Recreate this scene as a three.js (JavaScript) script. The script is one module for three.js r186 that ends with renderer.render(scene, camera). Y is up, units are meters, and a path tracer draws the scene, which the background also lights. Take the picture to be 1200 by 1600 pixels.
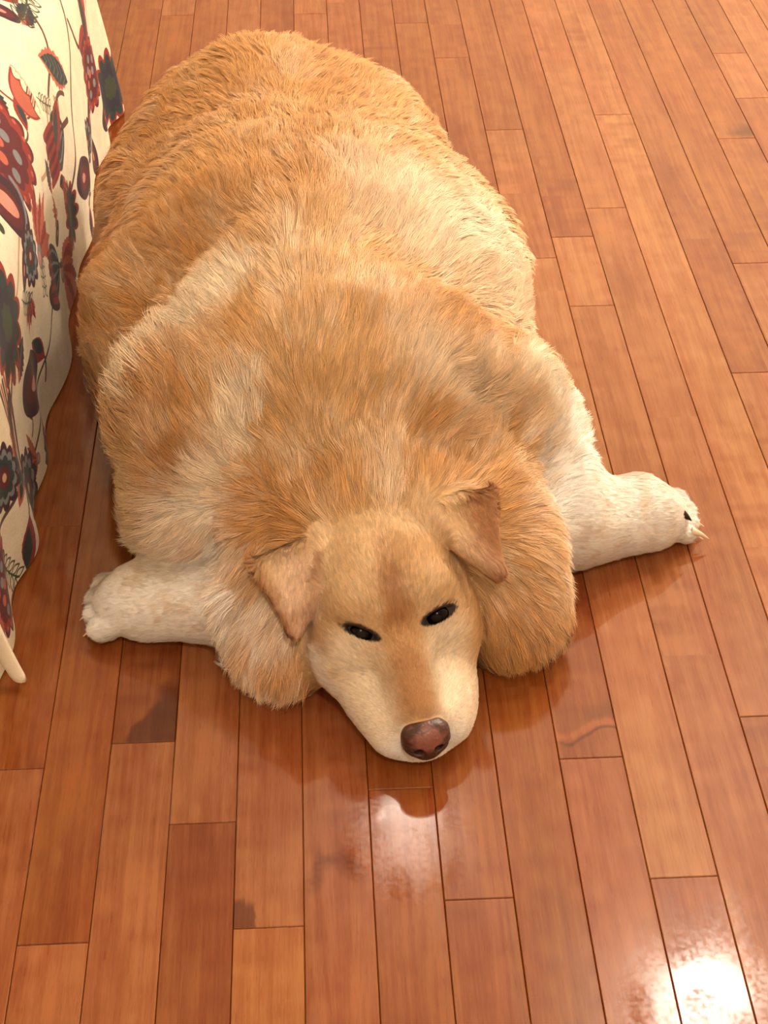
import * as THREE from 'three';
import { mergeGeometries } from 'three/addons/utils/BufferGeometryUtils.js';

// ---------------------------------------------------------------- camera, exposure
const scene = new THREE.Scene();
scene.background = new THREE.Color(0x000000);
const camera = new THREE.PerspectiveCamera(36.813, 1200 / 1600, 0.05, 30);
camera.position.set(0, 1.052, 0);
camera.lookAt(0.03775098, 1.052 - 0.64402011, -0.76407655);
const renderer = new THREE.WebGLRenderer({ antialias: true });
renderer.toneMapping = THREE.LinearToneMapping;
renderer.toneMappingExposure = 1.0;
renderer.shadowMap.enabled = true;
renderer.shadowMap.type = THREE.PCFSoftShadowMap;

const CEILING = 2.45;
const ADDED_FLOOR_LAMP = { at: [1.5, -2.85], power: 10 };
const LAMPS = [
  { at: [0.91, -2.1], power: 5.2, color: 0xfff0de, label: 'round frosted glass ceiling lamp to the right of the dog' },
  { at: [0.2, -2.68], power: 1.1, color: 0xfff0de, label: 'round frosted glass ceiling lamp beyond the rump of the dog' },
  { at: [0.25, 0.55], power: 6.4, color: 0xfff0de, label: 'added round frosted glass ceiling lamp behind the viewer, out of view, as front fill' },  // unseen lamp added to fill the face and front paws
];

// ---------------------------------------------------------------- helpers
function rng(seed) {
  let s = seed | 0;
  return () => { s = (s + 0x6d2b79f5) | 0; let t = Math.imul(s ^ (s >>> 15), 1 | s); t = (t + Math.imul(t ^ (t >>> 7), 61 | t)) ^ t; return ((t ^ (t >>> 14)) >>> 0) / 4294967296; };
}
function hash3(x, y, z) {
  let h = Math.imul(x, 374761393) ^ Math.imul(y, 668265263) ^ Math.imul(z, 2147483647 - 58);
  h = Math.imul(h ^ (h >>> 13), 1274126177); h ^= h >>> 16;
  return (h >>> 0) / 4294967296;
}
const sm = (t) => t * t * (3 - 2 * t);
function noise3(x, y, z) {          // value noise, -1 .. 1
  const xi = Math.floor(x), yi = Math.floor(y), zi = Math.floor(z);
  const u = sm(x - xi), v = sm(y - yi), w = sm(z - zi);
  const l = (a, b, t) => a + (b - a) * t;
  const p = (a, b, c) => hash3(xi + a, yi + b, zi + c);
  return 2 * l(l(l(p(0, 0, 0), p(1, 0, 0), u), l(p(0, 1, 0), p(1, 1, 0), u), v), l(l(p(0, 0, 1), p(1, 0, 1), u), l(p(0, 1, 1), p(1, 1, 1), u), v), w) - 1;
}
const clamp = (x, a = 0, b = 1) => Math.min(b, Math.max(a, x));
const step01 = (a, b, x) => sm(clamp((x - a) / (b - a)));
const mix = (a, b, t) => a + (b - a) * t;
function lin(hex) { const c = new THREE.Color(hex); return [c.r, c.g, c.b]; }
function mesh(name, geometry, material, parent = scene) {
  const m = new THREE.Mesh(geometry, material); m.name = name; m.castShadow = m.receiveShadow = true; parent.add(m); return m;
}
function structure(o, label) { o.userData.kind = 'structure'; o.userData.label = label; o.userData.category = o.name.split('_')[0]; return o; }
function box(x0, x1, y0, y1, z0, z1) { const g = new THREE.BoxGeometry(x1 - x0, y1 - y0, z1 - z0); g.translate((x0 + x1) / 2, (y0 + y1) / 2, (z0 + z1) / 2); return g; }

// ---------------------------------------------------------------- room shell
const ROOM = { x0: -2.1, x1: 2.3, z0: -4.3, z1: 1.7 };
const wallPaint = new THREE.MeshStandardMaterial({ color: 0xe9dcc4, roughness: 0.9 });
const ceilingPaint = new THREE.MeshStandardMaterial({ color: 0xf2ece0, roughness: 0.95 });
const trimPaint = new THREE.MeshStandardMaterial({ color: 0xf3efe6, roughness: 0.5 });
structure(mesh('wall_left', box(ROOM.x0 - 0.12, ROOM.x0, 0, CEILING, ROOM.z0 - 0.12, ROOM.z1 + 0.12), wallPaint), 'cream painted wall on the left of the room');
structure(mesh('wall_right', box(ROOM.x1, ROOM.x1 + 0.12, 0, CEILING, ROOM.z0 - 0.12, ROOM.z1 + 0.12), wallPaint), 'cream painted wall on the right of the room');
structure(mesh('wall_back', box(ROOM.x0, ROOM.x1, 0, CEILING, ROOM.z0 - 0.12, ROOM.z0), wallPaint), 'cream painted wall at the far end of the room');
structure(mesh('wall_front', box(ROOM.x0, ROOM.x1, 0, CEILING, ROOM.z1, ROOM.z1 + 0.12), wallPaint), 'cream painted wall behind the viewer');
structure(mesh('ceiling', box(ROOM.x0 - 0.12, ROOM.x1 + 0.12, CEILING, CEILING + 0.12, ROOM.z0 - 0.12, ROOM.z1 + 0.12), ceilingPaint), 'white painted ceiling of the room');

// ---------------------------------------------------------------- ceiling lamps
for (const [i, L] of LAMPS.entries()) {
  const g = new THREE.Group(); g.name = 'ceiling_lamp' + (i ? '_00' + i : ''); g.position.set(L.at[0], CEILING, L.at[1]); scene.add(g);
  g.userData = { label: L.label, category: 'lamp', group: 'ceiling lamps' };
  const pan = [[0.001, 0], [0.15, 0], [0.155, -0.006], [0.155, -0.022], [0.145, -0.03], [0.001, -0.03]].map(([x, y]) => new THREE.Vector2(x, y));
  mesh('mounting_pan', new THREE.LatheGeometry(pan, 40), new THREE.MeshStandardMaterial({ color: 0xb9ac92, roughness: 0.35, metalness: 0.9 }), g);
  const dome = []; for (let k = 0; k <= 12; k++) { const a = k / 12 * Math.PI / 2; dome.push(new THREE.Vector2(0.001 + 0.14 * Math.cos(a), -0.03 - 0.08 * Math.sin(a))); }
  mesh('glass_shade', new THREE.LatheGeometry(dome, 40), new THREE.MeshStandardMaterial({ color: 0xfff4e0, roughness: 0.4, emissive: L.color, emissiveIntensity: L.power * 0.25 }), g);
  mesh('finial', new THREE.LatheGeometry([[0.0005, 0.012], [0.009, 0.008], [0.01, 0], [0.006, -0.008], [0.0005, -0.012]].map(([x, y]) => new THREE.Vector2(x, y - 0.115)), 16), new THREE.MeshStandardMaterial({ color: 0xb9ac92, roughness: 0.3, metalness: 0.9 }), g);
  const light = new THREE.PointLight(L.color, L.power); light.position.set(0, -0.07, 0);
  light.castShadow = true; light.shadow.radius = 5; light.shadow.mapSize.set(2048, 2048); g.add(light);
}

{ // globe floor lamp added out of view to brighten the far right floor
  const g = new THREE.Group(); g.name = 'added_floor_lamp'; g.position.set(ADDED_FLOOR_LAMP.at[0], 0, ADDED_FLOOR_LAMP.at[1]); scene.add(g);
  g.userData = { label: 'added brass floor lamp with a frosted globe, out of view, brightening the far right floor', category: 'lamp' };
  const brass = new THREE.MeshStandardMaterial({ color: 0xb08d4f, roughness: 0.3, metalness: 0.95 }), lathe = (p, n = 40) => new THREE.LatheGeometry(p.map(([x, y]) => new THREE.Vector2(x, y)), n);
  mesh('base', lathe([[0.0005, 0.001], [0.13, 0.001], [0.135, 0.006], [0.13, 0.014], [0.03, 0.024], [0.012, 0.04], [0.0005, 0.042]]), brass, g);
  mesh('pole', lathe([[0.0005, 0.03], [0.011, 0.03], [0.011, 1.31], [0.016, 1.315], [0.016, 1.325], [0.0005, 1.325]], 20), brass, g);
  mesh('shade_holder', lathe([[0.012, 1.31], [0.045, 1.325], [0.05, 1.345], [0.044, 1.345], [0.0005, 1.33]]), brass, g);
  const globe = mesh('globe_shade', new THREE.SphereGeometry(0.13, 40, 28), new THREE.MeshStandardMaterial({ color: 0xfff6e8, roughness: 0.4, emissive: 0xfff0de, emissiveIntensity: 2.2 }), g); globe.position.y = 1.46;
  const light = new THREE.PointLight(0xfff0de, ADDED_FLOOR_LAMP.power); light.position.set(0, 1.46, 0); light.castShadow = true; light.shadow.radius = 5; light.shadow.mapSize.set(2048, 2048); g.add(light);
}

// ---------------------------------------------------------------- hardwood floor: strip planks laid lengthways
const PW = 0.0572, SEAM0 = -0.02801;
const floor = mesh('floor', box(ROOM.x0, ROOM.x1, -0.06, -0.0185, ROOM.z0, ROOM.z1), new THREE.MeshStandardMaterial({ color: 0x2a1408, roughness: 0.9 }));
structure(floor, 'glossy orange brown hardwood strip floor');
{
  const W = 512, Hh = 2048, grain = new Uint8Array(W * Hh * 4), gloss = new Uint8Array(W * Hh * 4);
  for (let y = 0; y < Hh; y++) for (let x = 0; x < W; x++) {
    const u = x / W * 0.23, v = y / Hh * 1.6, o = (y * W + x) * 4;
    const wob = noise3(u * 40, v * 5, 3) * 0.004;
    let t = 0.5 * noise3((u + wob) * 240, v * 9, 1) + 0.3 * noise3((u + wob) * 700, v * 26, 2) + 0.25 * noise3(u * 2200, v * 130, 4);
    t += 0.55 * noise3(u * 34, v * 7, 5) + 0.35 * noise3(u * 60, v * 60, 8);
    const curl = noise3(u * 30 + noise3(u * 20, v * 10, 12) * 1.5, v * 95, 9) * Math.max(0, noise3(u * 12, v * 3.2, 10)) * 0.7;
    t += curl;
    const pore = noise3(u * 1500, v * 60, 6) > 0.72 ? -0.5 : 0;
    const k = 1 + 0.105 * t + 0.1 * pore;
    const warm = 1 + 0.05 * noise3(u * 25, v * 4, 7);
    grain[o] = clamp(225 * k * 1.0, 0, 255); grain[o + 1] = clamp(222 * k * k * warm, 0, 255); grain[o + 2] = clamp(218 * k * k * k * warm, 0, 255); grain[o + 3] = 255;
    const r = 128 + 50 * noise3(u * 60, v * 25, 11) + 40 * noise3(u * 400, v * 400, 13) + (noise3(u * 900, v * 900, 14) > 0.8 ? 60 : 0);
    gloss[o] = gloss[o + 1] = gloss[o + 2] = clamp(r, 0, 255); gloss[o + 3] = 255;
  }
  const tex = (data, w, h, srgb) => { const t = new THREE.DataTexture(data, w, h); t.magFilter = THREE.LinearFilter; t.minFilter = THREE.LinearMipmapLinearFilter; t.generateMipmaps = true; t.wrapS = t.wrapT = THREE.RepeatWrapping; if (srgb) t.colorSpace = THREE.SRGBColorSpace; t.repeat.set(1 / 0.23, 1 / 1.6); t.needsUpdate = true; return t; };
  const grainMap = tex(grain, W, Hh, true), glossMap = tex(gloss, W, Hh, false);
  // mineral streaks and figure marks of five boards
  const W2 = 128, H2 = 2048, markMaps = [0, 1, 2, 3, 4].map((slot) => {
    const marked = new Uint8Array(W2 * H2 * 4);
    for (let y = 0; y < H2; y++) for (let x = 0; x < W2; x++) {
      const U = x / W2, u = U * PW, v = y / H2 * 1.6, o = (y * W2 + x) * 4, so = (y * W + Math.floor(u / 0.23 * W) + 70 * slot + 20) * 4;
      const s = v - 0.8;                                        // metres from the mark, towards the far end
      let d = 0; const n = noise3(u * 300, v * 300, 31 + slot), n2 = noise3(u * 90, v * 60, 32 + slot);
      if (slot === 0) d = 0.36 * step01(0.02, 0.0, Math.abs(s - 0.006 + (U - 0.5) * (U - 0.5) * 0.12 + n2 * 0.008)) * step01(0.55, 0.2, Math.abs(U - 0.45)) * (0.8 + 0.3 * n);
      if (slot === 1) d = 0.42 * step01(0.08, -0.08, (0.5 - U) * 0.9 + s * 8 - 0.3 + n2 * 0.1) * step01(-0.002, 0.002, s) * step01(0.09, 0.05, s);
      if (slot === 2) { const w = s + 0.010 * Math.sin(U * 5 + 0.6) + n2 * 0.003; d = 0.34 * step01(0.0035, 0.0, Math.abs(w)) * step01(-0.1, 0.3, U) + 0.2 * step01(0.02, 0, Math.abs(w - 0.02)) * U - 0.22 * step01(0.008, 0, Math.abs(w - 0.008)); }
      if (slot === 3) d = 0.4 * step01(0.32, 0.27, U + n * 0.02) * step01(-0.001, 0.001, s) * step01(0.03, 0.02, s + n2 * 0.006 + (U > 0.15 ? 0.004 : 0));
      if (slot === 4) d = 0.5 * step01(0.0, 0.02, s) * step01(0.06, 0.01, s + (1 - U) * 0.03 + n2 * 0.008) * step01(0, 0.6, U);
      for (let c = 0; c < 3; c++) marked[o + c] = clamp(grain[so + c] * (1 - d * (0.75 + 0.18 * c)), 0, 255);
      marked[o + 3] = 255;
    }
    const t = tex(marked, W2, H2, true); t.repeat.set(1 / PW, 1 / 1.6); return t;
  });
  const tones = [0x8f4f26, 0xa16232, 0x884a22, 0xb37d54, 0x824523, 0xb87b45, 0xac7552, 0x905022, 0x7c4222, 0xc7946d, 0xbe8864, 0xcf9d76, 0xa4673c, 0xa86e46, 0x9a5c34, 0x965630];
  const board = (hex, map) => new THREE.MeshPhysicalMaterial({ color: hex, map, roughness: 0.5, specularIntensity: 0.05, clearcoat: 0.85, clearcoatRoughness: 0.17, clearcoatRoughnessMap: glossMap });
  const mats = tones.map((h) => board(h, grainMap));

  // joints between the board ends, row by row (row 0 lies between x = SEAM0 and SEAM0 + PW)
  const JOINTS = { '-5': [-1.243, -0.911], '-4': [-2.592, -0.728], '-3': [-0.937], '-2': [-0.843], '-1': [-0.735], 0: [-0.42], 1: [-0.872], 2: [-0.754], 3: [-2.539], 4: [-0.899], 5: [-2.132, -1.758, -0.767], 6: [-1.811, -1.639], 7: [-1.887, -0.941], 8: [-2.175], 9: [-1.484], 10: [-1.732], 11: [-2.087], 12: [-2.39, -2.222] };
  const TONE = { '-1:-0.735': 1, '6:-1.811': 12, '5:-1.758': 12, '8:-2.175': 12, '7:-1.887': 14, '6:-1.639': 14, '2:-0.754': 0, '5:-0.767': 15, '-2:-0.843': 2, '9:-1.484': 14, '4:-0.899': 15, '1:-0.872': 0 };  // board whose far end is that joint
  const MARK = { '0:-0.42': [0, -0.792], '-3:-0.937': [1, -0.937], '4:-0.899': [2, -0.925], '-1:-0.735': [3, -0.735], '11:-2.087': [4, -2.087] };    // board whose near end is that joint: slot and place
  const rand = rng(77), joins = [];
  const plankGeo = (x0, x1, z0, z1, du, dv, mark, tilt) => {       // a strip with eased upper edges
    const b = 0.0007, gap = 0.00025, y1 = 0, y0 = -0.018; x0 += gap; x1 -= gap; z0 += gap; z1 -= gap;
    const P = [], N = [], UV = [], I = [];
    const h = (x) => y1 + tilt * ((x - x0) / (x1 - x0) - 0.5);
    const quad = (pts, n) => { const s = P.length / 3; for (const p of pts) { P.push(...p); N.push(...n); UV.push(mark ? p[0] - x0 : p[0] - x0 + du, (mark ? -p[2] + mark.z0 : -p[2]) + dv); } I.push(s, s + 1, s + 2, s, s + 2, s + 3); };
    const q = Math.SQRT1_2, a = x0 + b, c = x1 - b, d = z0 + b, e = z1 - b, top = (x) => h(x), low = (x) => h(x) - b;
    quad([[a, top(a), e], [c, top(c), e], [c, top(c), d], [a, top(a), d]], [-tilt / PW, 1, 0]);
    quad([[x0, low(x0), z1], [a, top(a), e], [a, top(a), d], [x0, low(x0), z0]], [-q, q, 0]);
    quad([[c, top(c), e], [x1, low(x1), z1], [x1, low(x1), z0], [c, top(c), d]], [q, q, 0]);
    quad([[x0, low(x0), z1], [x1, low(x1), z1], [c, top(c), e], [a, top(a), e]], [0, q, q]);
    quad([[a, top(a), d], [c, top(c), d], [x1, low(x1), z0], [x0, low(x0), z0]], [0, q, -q]);
    quad([[x0, y0, z1], [x1, y0, z1], [x1, low(x1), z1], [x0, low(x0), z1]], [0, 0, 1]);
    quad([[x0, low(x0), z0], [x1, low(x1), z0], [x1, y0, z0], [x0, y0, z0]], [0, 0, -1]);
    quad([[x0, y0, z0], [x0, y0, z1], [x0, low(x0), z1], [x0, low(x0), z0]], [-1, 0, 0]);
    quad([[x1, low(x1), z0], [x1, low(x1), z1], [x1, y0, z1], [x1, y0, z0]], [1, 0, 0]);
    const g = new THREE.BufferGeometry(); g.setAttribute('position', new THREE.Float32BufferAttribute(P, 3)); g.setAttribute('normal', new THREE.Float32BufferAttribute(N, 3)); g.setAttribute('uv', new THREE.Float32BufferAttribute(UV, 2)); g.setIndex(I); return g;
  };
  let count = 0; const rest = [];
  for (let k = -36; k <= 40; k++) {
    let x0 = SEAM0 + k * PW, x1 = x0 + PW; if (x1 <= ROOM.x0 || x0 >= ROOM.x1) continue;
    x0 = Math.max(x0, ROOM.x0); x1 = Math.min(x1, ROOM.x1);
    const js = (JOINTS[k] || [-1.9 - rand() * 0.5]).slice().sort((a, b) => a - b);
    const known = new Set(js);
    while (js[0] > ROOM.z0 + 0.9) js.unshift(js[0] - 0.55 - rand() * 0.8);
    while (js[js.length - 1] < ROOM.z1 - 0.9) js.push(js[js.length - 1] + (js[js.length - 1] < -0.5 ? Math.max(0.55, -0.45 - js[js.length - 1]) : 0.4) + rand() * 0.7);
    const ends = [ROOM.z0, ...js, ROOM.z1];
    for (let i = 0; i + 1 < ends.length; i++) {
      const z0 = ends[i], z1 = ends[i + 1], farKey = k + ':' + z0, nearKey = k + ':' + z1;
      const tone = TONE[farKey] ?? [0, 7, 14, 0, 15, 7, 2, 14][Math.floor(rand() * 8)], mk = MARK[nearKey];
      const mark = mk ? { z0: mk[1] + 0.8 } : null;
      const g = plankGeo(x0, x1, z0, z1, mark ? 0 : rand() * 5, mark ? 0 : rand() * 7, mark, (rand() - 0.5) * 0.00022);
      const inView = k >= -8 && k <= 16 && z1 > -3.1 && z0 < -0.4;
      if (inView) { mesh('plank' + (count ? '_' + String(count).padStart(3, '0') : ''), g, mk ? board(tones[tone], markMaps[mk[0]]) : mats[tone], floor); count++; }
      else rest.push([g, tone]);
    }
  }
  for (let t = 0; t < tones.length; t++) {
    const gs = rest.filter((r) => r[1] === t).map((r) => r[0]); if (!gs.length) continue;
    const m = mesh('outlying_planks', mergeGeometries(gs), mats[t], floor); m.userData.kind = 'stuff';
  }
  console.log('planks', count, 'rest', rest.length);
}
const baseboard = (name, g, label) => structure(mesh(name, g, trimPaint), label);
baseboard('baseboard_left', box(ROOM.x0, ROOM.x0 + 0.015, 0.001, 0.11, ROOM.z0, ROOM.z1), 'white baseboard along the left wall');
baseboard('baseboard_right', box(ROOM.x1 - 0.015, ROOM.x1, 0.001, 0.11, ROOM.z0, ROOM.z1), 'white baseboard along the right wall');
baseboard('baseboard_back', box(ROOM.x0 + 0.015, ROOM.x1 - 0.015, 0.001, 0.11, ROOM.z0, ROOM.z0 + 0.015), 'white baseboard along the far wall');
baseboard('baseboard_front', box(ROOM.x0 + 0.015, ROOM.x1 - 0.015, 0.001, 0.11, ROOM.z1 - 0.015, ROOM.z1), 'white baseboard behind the viewer');

// ---------------------------------------------------------------- slipcovered sofa with a skirt to the floor, printed cotton
const sofa = new THREE.Group(); sofa.name = 'slipcovered_sofa'; sofa.position.set(-0.68, 0, -1.6); scene.add(sofa);
sofa.userData = { label: 'cream floral print slipcovered sofa with a skirt falling to the floor', category: 'sofa' };
const FAR = -2.245, NEAR = -0.968;
const fabric = (() => {
  const S = 1400, cv = document.createElement('canvas'); cv.width = 2048; cv.height = 1024; const c = cv.getContext('2d'), r = rng(99);
  c.fillStyle = '#e4d9c0'; c.fillRect(0, 0, 2048, 1024);
  const INK = { teal: '#253538', navy: '#262638', wine: '#561722', red: '#862a26', coral: '#ad5a48', pink: '#c4877a', plum: '#371a2a', grey: '#75797e', brown: '#543a2e', green: '#333e2e', cream: '#efe3cb', tan: '#b79a78' };
  const put = (u, v, a, k, f) => { c.save(); c.translate(u * S, 1024 - v * S); c.transform(0, 1, 1, 0, 0, 0); c.rotate(a); c.scale(k * S, k * S); f(); c.restore(); };  // local y runs down the stem
  const fill = (col) => { c.fillStyle = INK[col] || col; c.fill(); }, line = (col, w) => { c.strokeStyle = INK[col] || col; c.lineWidth = w; c.lineCap = 'round'; c.stroke(); };
  const blade = (len, wid, teeth) => { c.beginPath(); c.moveTo(0, 0); const n = 16; for (let i = 1; i <= n; i++) { const t = i / n; c.lineTo(Math.sin(t * Math.PI) * wid * (1 + (i % 2 ? teeth : 0)), -t * len); } for (let i = n - 1; i >= 0; i--) { const t = i / n; c.lineTo(-Math.sin(t * Math.PI) * wid * (1 + (i % 2 ? teeth : 0)), -t * len); } c.closePath(); };
  const scallop = (R, n, depth) => { c.beginPath(); for (let i = 0; i <= n * 8; i++) { const a = i / (n * 8) * 2 * Math.PI, q = R * (1 - depth + depth * Math.abs(Math.sin(a * n / 2))); i ? c.lineTo(Math.cos(a) * q, Math.sin(a) * q) : c.moveTo(q, 0); } c.closePath(); };
  const MOTIF = {
    leaf: () => { blade(1, 0.2, 0.22); fill('coral'); blade(0.94, 0.15, 0.1); fill('teal'); for (let i = 1; i < 7; i++) { c.beginPath(); c.moveTo(0, -i * 0.13); c.lineTo(0.1, -i * 0.13 - 0.09); c.moveTo(0, -i * 0.13); c.lineTo(-0.1, -i * 0.13 - 0.09); line('grey', 0.012); } },
    plume: () => { blade(1, 0.22, 0.35); fill('navy'); blade(0.6, 0.15, 0.3); fill('wine'); c.beginPath(); c.moveTo(0, 0); c.lineTo(0, -0.9); line('grey', 0.03); blade(0.3, 0.08, 0.1); fill('coral'); },
    pome: () => { scallop(0.5, 15, 0.16); fill('wine'); scallop(0.45, 15, 0.12); fill('red'); scallop(0.36, 12, 0.12); fill('wine'); for (let i = 0; i < 9; i++) { const a = i * 2.4, q = 0.09 * Math.sqrt(i); c.beginPath(); c.arc(Math.cos(a) * q, Math.sin(a) * q, 0.055, 0, 7); fill(i % 3 ? 'grey' : 'coral'); } for (let i = 0; i < 20; i++) { const a = i * 0.314; c.beginPath(); c.arc(Math.cos(a) * 0.41, Math.sin(a) * 0.41, 0.022, 0, 7); fill('coral'); } },
    bulb: () => { c.beginPath(); c.moveTo(0, -0.5); c.bezierCurveTo(0.32, -0.4, 0.3, -0.05, 0.24, 0.02); c.lineTo(-0.24, 0.02); c.bezierCurveTo(-0.3, -0.05, -0.3, -0.38, 0, -0.5); fill('teal'); for (let i = -4; i <= 4; i++) { c.beginPath(); c.moveTo(i * 0.05, 0); c.quadraticCurveTo(i * 0.06 + 0.02, 0.2, i * 0.055, 0.36 + 0.1 * ((i * i) % 3) / 2); line(i % 2 ? 'wine' : 'red', 0.075); } for (let i = -3; i <= 3; i++) { c.beginPath(); c.moveTo(i * 0.06, -0.05); c.quadraticCurveTo(i * 0.08, -0.25, i * 0.03, -0.42); line(i % 2 ? 'grey' : 'navy', 0.03); } c.beginPath(); c.moveTo(0, -0.5); c.lineTo(0.02, -0.72); line('brown', 0.06); },
    pod: () => { c.beginPath(); c.ellipse(0, 0, 0.28, 0.5, 0, 0, 7); fill('plum'); c.beginPath(); c.ellipse(0.04, 0.05, 0.2, 0.36, 0, 0, 7); fill('wine'); c.beginPath(); c.ellipse(0.02, 0.02, 0.1, 0.24, 0, 0, 7); fill('pink'); c.beginPath(); c.arc(0, 0.1, 0.42, 0.2, 2.3); line('green', 0.1); c.beginPath(); c.arc(0, -0.05, 0.34, 3.4, 5.2); line('grey', 0.06); },
    tulip: () => { c.beginPath(); c.moveTo(-0.4, -0.3); c.quadraticCurveTo(-0.3, 0.35, 0, 0.35); c.quadraticCurveTo(0.32, 0.32, 0.45, -0.22); c.quadraticCurveTo(0.2, -0.02, 0.1, -0.25); c.quadraticCurveTo(-0.05, -0.02, -0.18, -0.25); c.quadraticCurveTo(-0.28, -0.05, -0.4, -0.3); fill('coral'); line('red', 0.04); c.beginPath(); for (let i = -3; i <= 3; i++) c.arc(i * 0.12, -0.34, 0.06, 3.14, 6.28); line('tan', 0.03); c.beginPath(); c.moveTo(0, 0.35); c.quadraticCurveTo(-0.2, 0.6, -0.7, 0.55); line('red', 0.05); },
    fan: () => { for (let i = -3; i <= 3; i++) { c.save(); c.rotate(i * 0.27); blade(0.75 + 0.2 * (i % 2), 0.09, 0.3); fill(i % 2 ? 'coral' : 'red'); c.restore(); } c.beginPath(); c.arc(0, 0.02, 0.13, 0, 7); fill('grey'); c.beginPath(); c.arc(0, 0.05, 0.08, 0, 7); fill('pink'); },
    shell: () => { scallop(0.45, 11, 0.2); fill('plum'); scallop(0.36, 11, 0.2); fill('grey'); scallop(0.28, 9, 0.2); fill('teal'); scallop(0.16, 7, 0.2); fill('wine'); c.beginPath(); c.arc(0, 0, 0.06, 0, 7); fill('tan'); },
    daisy: () => { scallop(0.5, 12, 0.25); fill('red'); scallop(0.42, 12, 0.25); fill('teal'); scallop(0.3, 10, 0.2); fill('navy'); scallop(0.16, 8, 0.2); fill('green'); },
    sprig: () => { c.beginPath(); c.moveTo(0, 0.5); c.quadraticCurveTo(0.1, 0, 0, -0.5); line('green', 0.03); for (let i = 0; i < 5; i++) for (const s of [-1, 1]) { c.save(); c.translate(0.05, 0.35 - i * 0.18); c.rotate(s * 0.9); blade(0.28, 0.06, 0); line('green', 0.025); c.restore(); } },
    stripe: () => { for (let i = 0; i < 5; i++) { c.beginPath(); c.moveTo(-0.5, -0.16 + i * 0.08); c.quadraticCurveTo(0, -0.26 + i * 0.08, 0.5, -0.1 + i * 0.08); line(['brown', 'coral', 'plum', 'coral', 'brown'][i], 0.05); } },
    bud: () => { blade(0.8, 0.22, 0.05); fill('red'); c.save(); c.translate(0.06, -0.15); blade(0.6, 0.12, 0.1); fill('teal'); c.restore(); c.beginPath(); c.moveTo(0, 0); c.quadraticCurveTo(-0.1, 0.2, -0.35, 0.3); line('brown', 0.06); },
    oval: () => { c.beginPath(); c.ellipse(0, 0, 0.26, 0.5, 0, 0, 7); fill('plum'); c.beginPath(); c.ellipse(0, 0, 0.15, 0.34, 0, 0, 7); fill('wine'); c.beginPath(); c.ellipse(0, 0, 0.06, 0.14, 0, 0, 7); fill('pink'); },
  };
  const stem = (pts, col, w) => { c.beginPath(); pts.forEach(([u, v], i) => { const x = (u + 0.15) * S, y = 1024 - v * S; if (!i) c.moveTo(x, y); else { const [pu, pv] = pts[i - 1], px = (pu + 0.15) * S, py = 1024 - pv * S; c.quadraticCurveTo(px, py, (x + px) / 2, (y + py) / 2); } }); line(col, w * S); };
  stem([[0.33, 0.3], [0.34, 0.27], [0.37, 0.25], [0.42, 0.24], [0.45, 0.23]], 'brown', 0.006); stem([[0.45, 0.24], [0.47, 0.225], [0.5, 0.2], [0.55, 0.19], [0.63, 0.22]], 'tan', 0.006);
  stem([[0.2, 0.28], [0.25, 0.22], [0.3, 0.2], [0.38, 0.12], [0.5, 0.06]], 'brown', 0.005); stem([[0.05, 0.2], [0.12, 0.16], [0.2, 0.12], [0.3, 0.05], [0.4, 0.03]], 'brown', 0.004);
  stem([[0.72, 0.24], [0.78, 0.22], [0.83, 0.2], [0.87, 0.2], [0.9, 0.19]], 'tan', 0.005); stem([[0.9, 0.17], [0.94, 0.13], [0.98, 0.1], [1.04, 0.08], [1.1, 0.1]], 'brown', 0.005); stem([[0.6, 0.12], [0.68, 0.1], [0.76, 0.06], [0.85, 0.05], [0.95, 0.02]], 'brown', 0.004);
  const LIST = [['sprig', 0.337, 0.316, 0, 0.08], ['plume', 0.43, 0.345, -1.45, 0.15], ['leaf', 0.47, 0.335, -2.25, 0.17], ['tulip', 0.519, 0.277, 0.1, 0.07], ['pome', 0.655, 0.293, 0.2, 0.15], ['bulb', 0.465, 0.185, 0.1, 0.12], ['pod', 0.74, 0.262, 1.1, 0.11],
    ['fan', 0.69, 0.165, -0.5, 0.1], ['shell', 0.735, 0.19, 0, 0.07], ['sprig', 0.786, 0.166, 0.6, 0.055], ['daisy', 0.89, 0.205, 0, 0.12], ['bud', 0.2, 0.195, 0.3, 0.1], ['pome', 0.15, 0.135, 0, 0.085], ['oval', 0.075, 0.05, 0, 0.085], ['daisy', 0.01, 0.05, 0, 0.09], ['leaf', 0.32, 0.2, -2.4, 0.1], ['bud', 0.4, 0.215, 2.6, 0.09],
    ['stripe', 0.96, 0.115, 0.1, 0.1], ['leaf', 0.93, 0.155, 2.4, 0.11], ['shell', 1.03, 0.12, 0, 0.06], ['shell', 0.935, 0.03, 0, 0.075], ['pome', 1.115, 0.06, 0, 0.08], ['bud', 1.0, 0.05, 2, 0.06], ['oval', 0.83, 0.09, 0.2, 0.09], ['plume', 0.82, 0.05, 1.8, 0.09], ['fan', 0.55, 0.06, 0.6, 0.09], ['oval', 0.35, 0.08, 0.3, 0.08], ['shell', 0.25, 0.08, 0, 0.06], ['bulb', 0.62, 0.1, 0.4, 0.09], ['daisy', 0.45, 0.08, 0, 0.07], ['sprig', 1.06, 0.03, 1, 0.05], ['leaf', 1.2, 0.13, 1.2, 0.1], ['pod', 1.16, 0.2, 0.4, 0.09], ['bud', 0.1, 0.25, 2, 0.1], ['tulip', 1.05, 0.24, 1, 0.07], ['oval', 0.19, 0.03, 1, 0.06]];
  for (let i = 0; i < 46; i++) { const u = 0.02 + r() * 1.3, v = 0.015 + r() * 0.36; put(u, v, r() * 6.28, 0.035 + r() * 0.03, MOTIF[['sprig', 'bud', 'oval', 'stripe', 'fan', 'plume'][Math.floor(r() * 6)]]); }
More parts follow.
